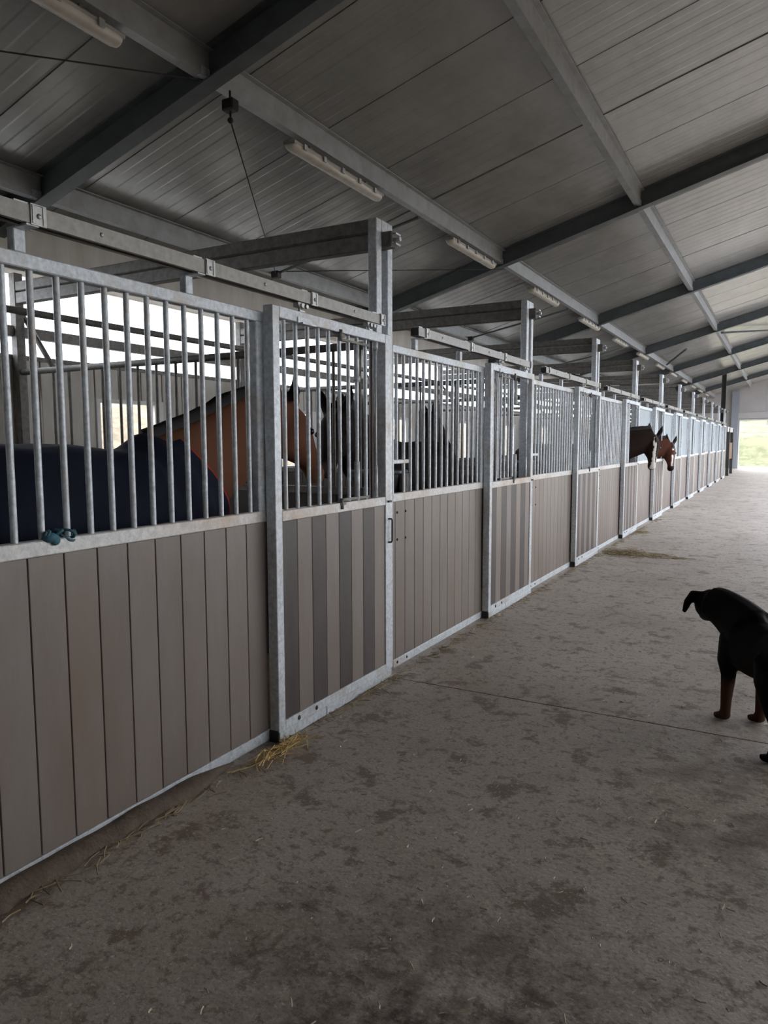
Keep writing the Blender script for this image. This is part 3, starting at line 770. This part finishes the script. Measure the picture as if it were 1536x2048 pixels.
# horse 3: deeper, in the third stall
horse('black horse standing deep in the third stall, glimpsed between bars', (-1.9, 8.35, 0), PI/2+.4,
    [(-2.1, 8.75, 1.24), (-2.2, 9.0, 1.45), (-2.25, 9.15, 1.66)], (-2.22, 9.28, 1.84), (-2.05, 9.5, 1.36), (.5, .8, .2),
    (18,15,15), (12,10,10), [], scale=1.04)
# heads out over the aisle
horse('dark bay horse with a broad white blaze putting its head into the aisle', (-1.12, 12.03, 0), .0+.35,
    [(-.62, 12.22, 1.25), (-.30, 12.38, 1.40), (.0, 12.54, 1.49)], (.235, 12.68, 1.56), (.25, 12.48, 1.05), (.62, -.78, .3),
    (36,23,19), (15,11,10), [(.02,.30,.022,.03,.012),(.30,.80,.022,.024,.008),(.80,1.05,.04,.05,0)], scale=1.0, voxel=.015)
horse('reddish bay horse with white star and stripe, farther of two heads in aisle', (-1.22, 15.1, 0), .0+.3,
    [(-.72, 15.27, 1.12), (-.40, 15.40, 1.26), (-.08, 15.52, 1.36)], (.12, 15.62, 1.43), (.165, 15.44, .92), (.70, -.70, .3),
    (78,46,34), (26,18,16), [(.14,.24,.022,.022,.0),(.42,.85,.022,.012,.008)], scale=.97, voxel=.015)

# dog
def dog():
    org = (2.125, 3.98, 0)
    hd = math.radians(118)
    t = thing('dog', 'black dog with tan lower legs standing in the aisle at right edge', 'dog', org, None, hd)
    mb = MB()
    tr = [(-.33,.46,.05,.06),(-.30,.46,.09,.11),(-.2,.46,.115,.135),(-.05,.445,.115,.125),(.08,.44,.12,.15),(.19,.455,.125,.17),(.28,.47,.115,.165),(.35,.46,.07,.10)]
    mb.ring_sweep([((x,0,z),(0,1,0),(0,0,1),w,h) for x,z,w,h in tr], 18)
    mb.ball((.2,0,.585), (.13,.06,.05), 10)
    path_sweep(mb, catmull([(.18,0,.50),(.30,.02,.55),(.38,.055,.59),(.45,.085,.605)], 4), lerp_list([.125,.11,.098,.09],4), lerp_list([.15,.13,.11,.095],4), (0,1,0), 14)
    hx = Vector((.90,-.25,-.36)).normalized(); b0 = Vector((.45,.085,.60))
    sd = Vector((0,0,1)).cross(hx).normalized(); uu = hx.cross(sd)
    mb.ring_sweep([(b0+hx*q+uu*o, sd, uu, w, h) for q,w,h,o in ((-.05,.06,.06,0),(0,.088,.085,0),(.06,.092,.085,0),(.11,.075,.07,-.01),(.15,.055,.05,-.02),(.21,.05,.045,-.025),(.25,.042,.036,-.025),(.265,.02,.02,-.025))], 14)
    for s in (1, -1):
        e0 = b0+sd*(s*.075)+uu*.05+hx*.02; 
        path_sweep(mb, [e0-sd*s*.02, e0+sd*s*.025+uu*.004, e0+sd*s*.055-uu*.045, e0+sd*s*.075-uu*.105], [.035,.036,.032,.012], [.022,.024,.022,.012], tuple(hx), 8)
    paws = []
    for s, dx in ((1, 0.02), (-1, -.02)):
        y = s*.083
        path_sweep(mb, [(.22,y,.46),(.235+dx,y,.33),(.215+dx,y,.26),(.23+dx,y,.13),(.232+dx,y,.06),(.245+dx,y,.03)], [.055,.05,.038,.029,.027,.033], [.085,.06,.042,.032,.029,.034], (0,1,0), 10)
        for j in range(4): mb.ball((.278+dx+.006*(1 if j in (1,2) else 0), y+(j-1.5)*.019, .02), (.028,.013,.019), 8)
        mb.ball((.255+dx,y,.024), (.036,.034,.022), 8)
    for s, dx in ((1, -.025), (-1, .05)):
        y = s*.08+(.02 if s > 0 else 0)
        path_sweep(mb, [(-.2+dx,y,.46),(-.17+dx,y,.36),(-.20+dx,y,.27),(-.275+dx,y,.19),(-.285+dx,y,.17),(-.262+dx,y,.07),(-.25+dx,y,.03)], [.07,.058,.04,.03,.028,.026,.032], [.11,.075,.05,.036,.034,.03,.034], (0,1,0), 10)
        for j in range(4): mb.ball((-.212+dx, y+(j-1.5)*.018, .019), (.03,.013,.018), 8)
        mb.ball((-.235+dx,y,.022), (.035,.033,.021), 8)
    mb.tube([(-.31,0,.53),(-.40,0,.5),(-.45,0,.40),(-.46,.01,.30)], .02, 8, True, [.03,.024,.018,.008])
    blk, tan = srgb((9,8,8)), srgb((72,48,37))
    mz = b0+hx*.2
    def colf(c):
        z = c.z
        if c.x > .1 and z < .27:
            a = max(0, min(1, (.27-z)/.07)); 
            if z < .035 and noise.noise(c*40) > .2: a *= .5
            return tuple(blk[i]*(1-a)+tan[i]*a for i in range(3))+(1,)
        if c.x < -.05 and z < .12 and c.x > -.245: return tuple(blk[i]*.75+tan[i]*.25 for i in range(3))+(1,)
        if (c-mz).dot(hx) < .045 and (c-mz).length < .075 and (c-mz).dot(uu) < .01: return tan
        return blk
    remesh('body', mb, .0095, 3, colf, t)
    for s in (1, -1): MB().ball(b0+hx*.115+sd*(s*.045)+uu*.035, .011, 8).obj('eye', EYE, t)
    MB().ball(b0+hx*.262-uu*.012, (.016,.018,.014), 8).obj('nose', EYE, t)
    0 and MB().tube([b0-hx*.07+sd*.10*math.cos(a)+uu*.10*math.sin(a)-hx*.03*math.sin(a) for a in [2*PI*k/16 for k in range(17)]], .009, 6).obj('collar', RUBBER, t)
dog()

# ------------------------------------------------------------------ straw litter
def straw(name, label, spots, seed, kind='stuff'):
    r = random.Random(seed); mb = MB()
    for (x, y, rx, ry, n, lmin, lmax, zmax) in spots:
        for _ in range(n):
            px, py = x+r.gauss(0,rx), y+r.gauss(0,ry); px = max(px, .012)
            a = r.uniform(0, 2*PI); l = r.uniform(lmin, lmax); z = r.uniform(.002, zmax); dz = r.uniform(-.3,.3)*min(z, .03); w = r.uniform(.0014,.0028)
            d = Vector((math.cos(a)*l/2, math.sin(a)*l/2, dz)); c_ = Vector((px,py,z)); s_ = Vector((-math.sin(a),math.cos(a),0))*w; bend = Vector((-math.sin(a),math.cos(a),0))*r.uniform(-.15,.15)*l
            p = [c_-d, c_+bend, c_+d]; h = Vector((0,0,w*1.4))
            if min(q.x for q in p) < .008: continue
            vs = []
            for q in p: vs += [q-s_, q+s_, q+h]
            fs = [(0,1,4,3),(1,2,5,4),(2,0,3,5),(3,4,7,6),(4,5,8,7),(5,3,6,8),(0,2,1),(6,7,8)]
            mb.add(vs, fs)
    o = mb.obj(name, STRAWG if name == 'straw_tuft' else CHAFF if name == 'chaff' else STRAW); tag(o, label, 'straw', None, kind); return o
straw('straw_tuft', 'loose straw tuft at the near foot of the first sliding door', [(.05,2.72,.035,.09,130,.05,.26,.035),(.0,2.56,.03,.12,60,.08,.28,.02)], 1)
straw('straw_pile', 'trampled straw heap on the floor below the third stall door', [(.32,9.95,.16,.16,420,.04,.16,.035),(.72,9.9,.14,.10,120,.04,.14,.02),(1.0,9.85,.1,.06,50,.04,.12,.012)], 2)
spots = [(.03, yy, .025, .28, 46, .02, .12, .016) for yy in [1.6+.5*i for i in range(24)]]
spots += [(.035, 3.65, .02, .12, 60, .04, .2, .022), (.05, 14.6, .04, .3, 80, .04, .15, .02), (.3, 18., .2, .4, 60, .03, .1, .01), (.12,12.4,.06,.15,90,.04,.14,.02)]
straw('straw_litter', 'thin straw and chaff along the foot of the stall fronts', spots, 3)
straw('chaff', 'scattered chaff bits over the concrete aisle', [(1.5, yy, .8, .6, 150, .006, .035, .004) for yy in [1.4+1.1*i for i in range(10)]], 4)

mb = MB(); rd = random.Random(8); secs = []
for k in range(40):
    yy = 1.1+k*.036; w = (.055+.012*rd.random())*min(1, (39.5-k)/9); h = (.05+.012*noise.noise(Vector((yy*6,0,0))))*min(1, (39.5-k)/8)
    secs.append(((-.058+w*.35, yy, 0), (1,0,0), (0,0,1), w, max(.004, h)))
DIRT = mat('caked dirt', (112,98,86), .9, 0, (82,70,61), 14, .8, .6, 60)
tag(mb.ring_sweep(secs, 12).obj('dirt_ridge', DIRT), 'caked brown dirt along the foot of the nearest barred stall front', 'dirt', None, 'stuff')
# ------------------------------------------------------------------ outdoors
box('apron', APRON, None, -8, 12, YE+3.0, YE+4.4, -.06, -.01).update_tag()
ap = [o for o in COL.objects if o.name == 'apron'][0]; ap['kind'] = 'structure'
def terrain(name, x0, x1, y0, y1, nx, ny, f, m, label=None):
    vs = [(x0+(x1-x0)*i/nx, y0+(y1-y0)*j/ny) for j in range(ny+1) for i in range(nx+1)]
    fs = [(j*(nx+1)+i, j*(nx+1)+i+1, (j+1)*(nx+1)+i+1, (j+1)*(nx+1)+i) for j in range(ny) for i in range(nx)]
    o = MB().add([(x, y, f(x, y)) for x, y in vs], fs, True).obj(name, m); o['kind'] = 'structure'; return o
def bank(x, y):
    t_ = max(0, min(1, (y-YE-4.0)/6)); h = 1.95*(t_*t_*(3-2*t_))+.05*max(0, y-YE-10)
    return h-.03+.26*noise.noise(Vector((x*.9, y*.9, 0)))*t_+.10*noise.noise(Vector((x*3, y*3, 1)))*t_*(1 if t_ < .98 else .3)
terrain('terrain_end', -30, 40, YE+3.6, YE+90, 140, 170, bank, GRASS)
def lbank(x, y):
    t_ = max(0, min(1, (-x-4.6)/5.5)); return -.05+2.45*t_*t_*(3-2*t_)+.12*noise.noise(Vector((x*1.5, y*1.5, 3)))*(t_ > .02)
terrain('terrain_left', -40, -3.95, -10, 60, 70, 110, lbank, DRYGR)
terrain('terrain_right', 8.3, 60, -10, YE+3, 8, 8, lambda x, y: -.05, DRYGR)
sh = thing('green_shed', 'pale green shed on the grass, seen through the far doorway', 'shed', (-5.1, 95, 3.9))
box('wall', SHEDG, sh, -3.4, 3.4, -3, 3, -.3, 2.1)
MB().prism([(-3.7,2.05),(3.7,2.05),(0,2.7)], 'y', -3.2, 3.2).obj('roof', SHEDG, sh)
fe = thing('field_fence', 'thin grey field fence on the grass beyond the doorway', 'fence', (.6, 78, 3.2))
for k in range(8): box('post', FENCEM, fe, k*1.2-.03, k*1.2+.03, -.03, .03, -.5, 1.3)
for z in (.5, 1.2): box('rail', FENCEM, fe, 0, 8.4, -.02, .02, z-.03, z+.03)
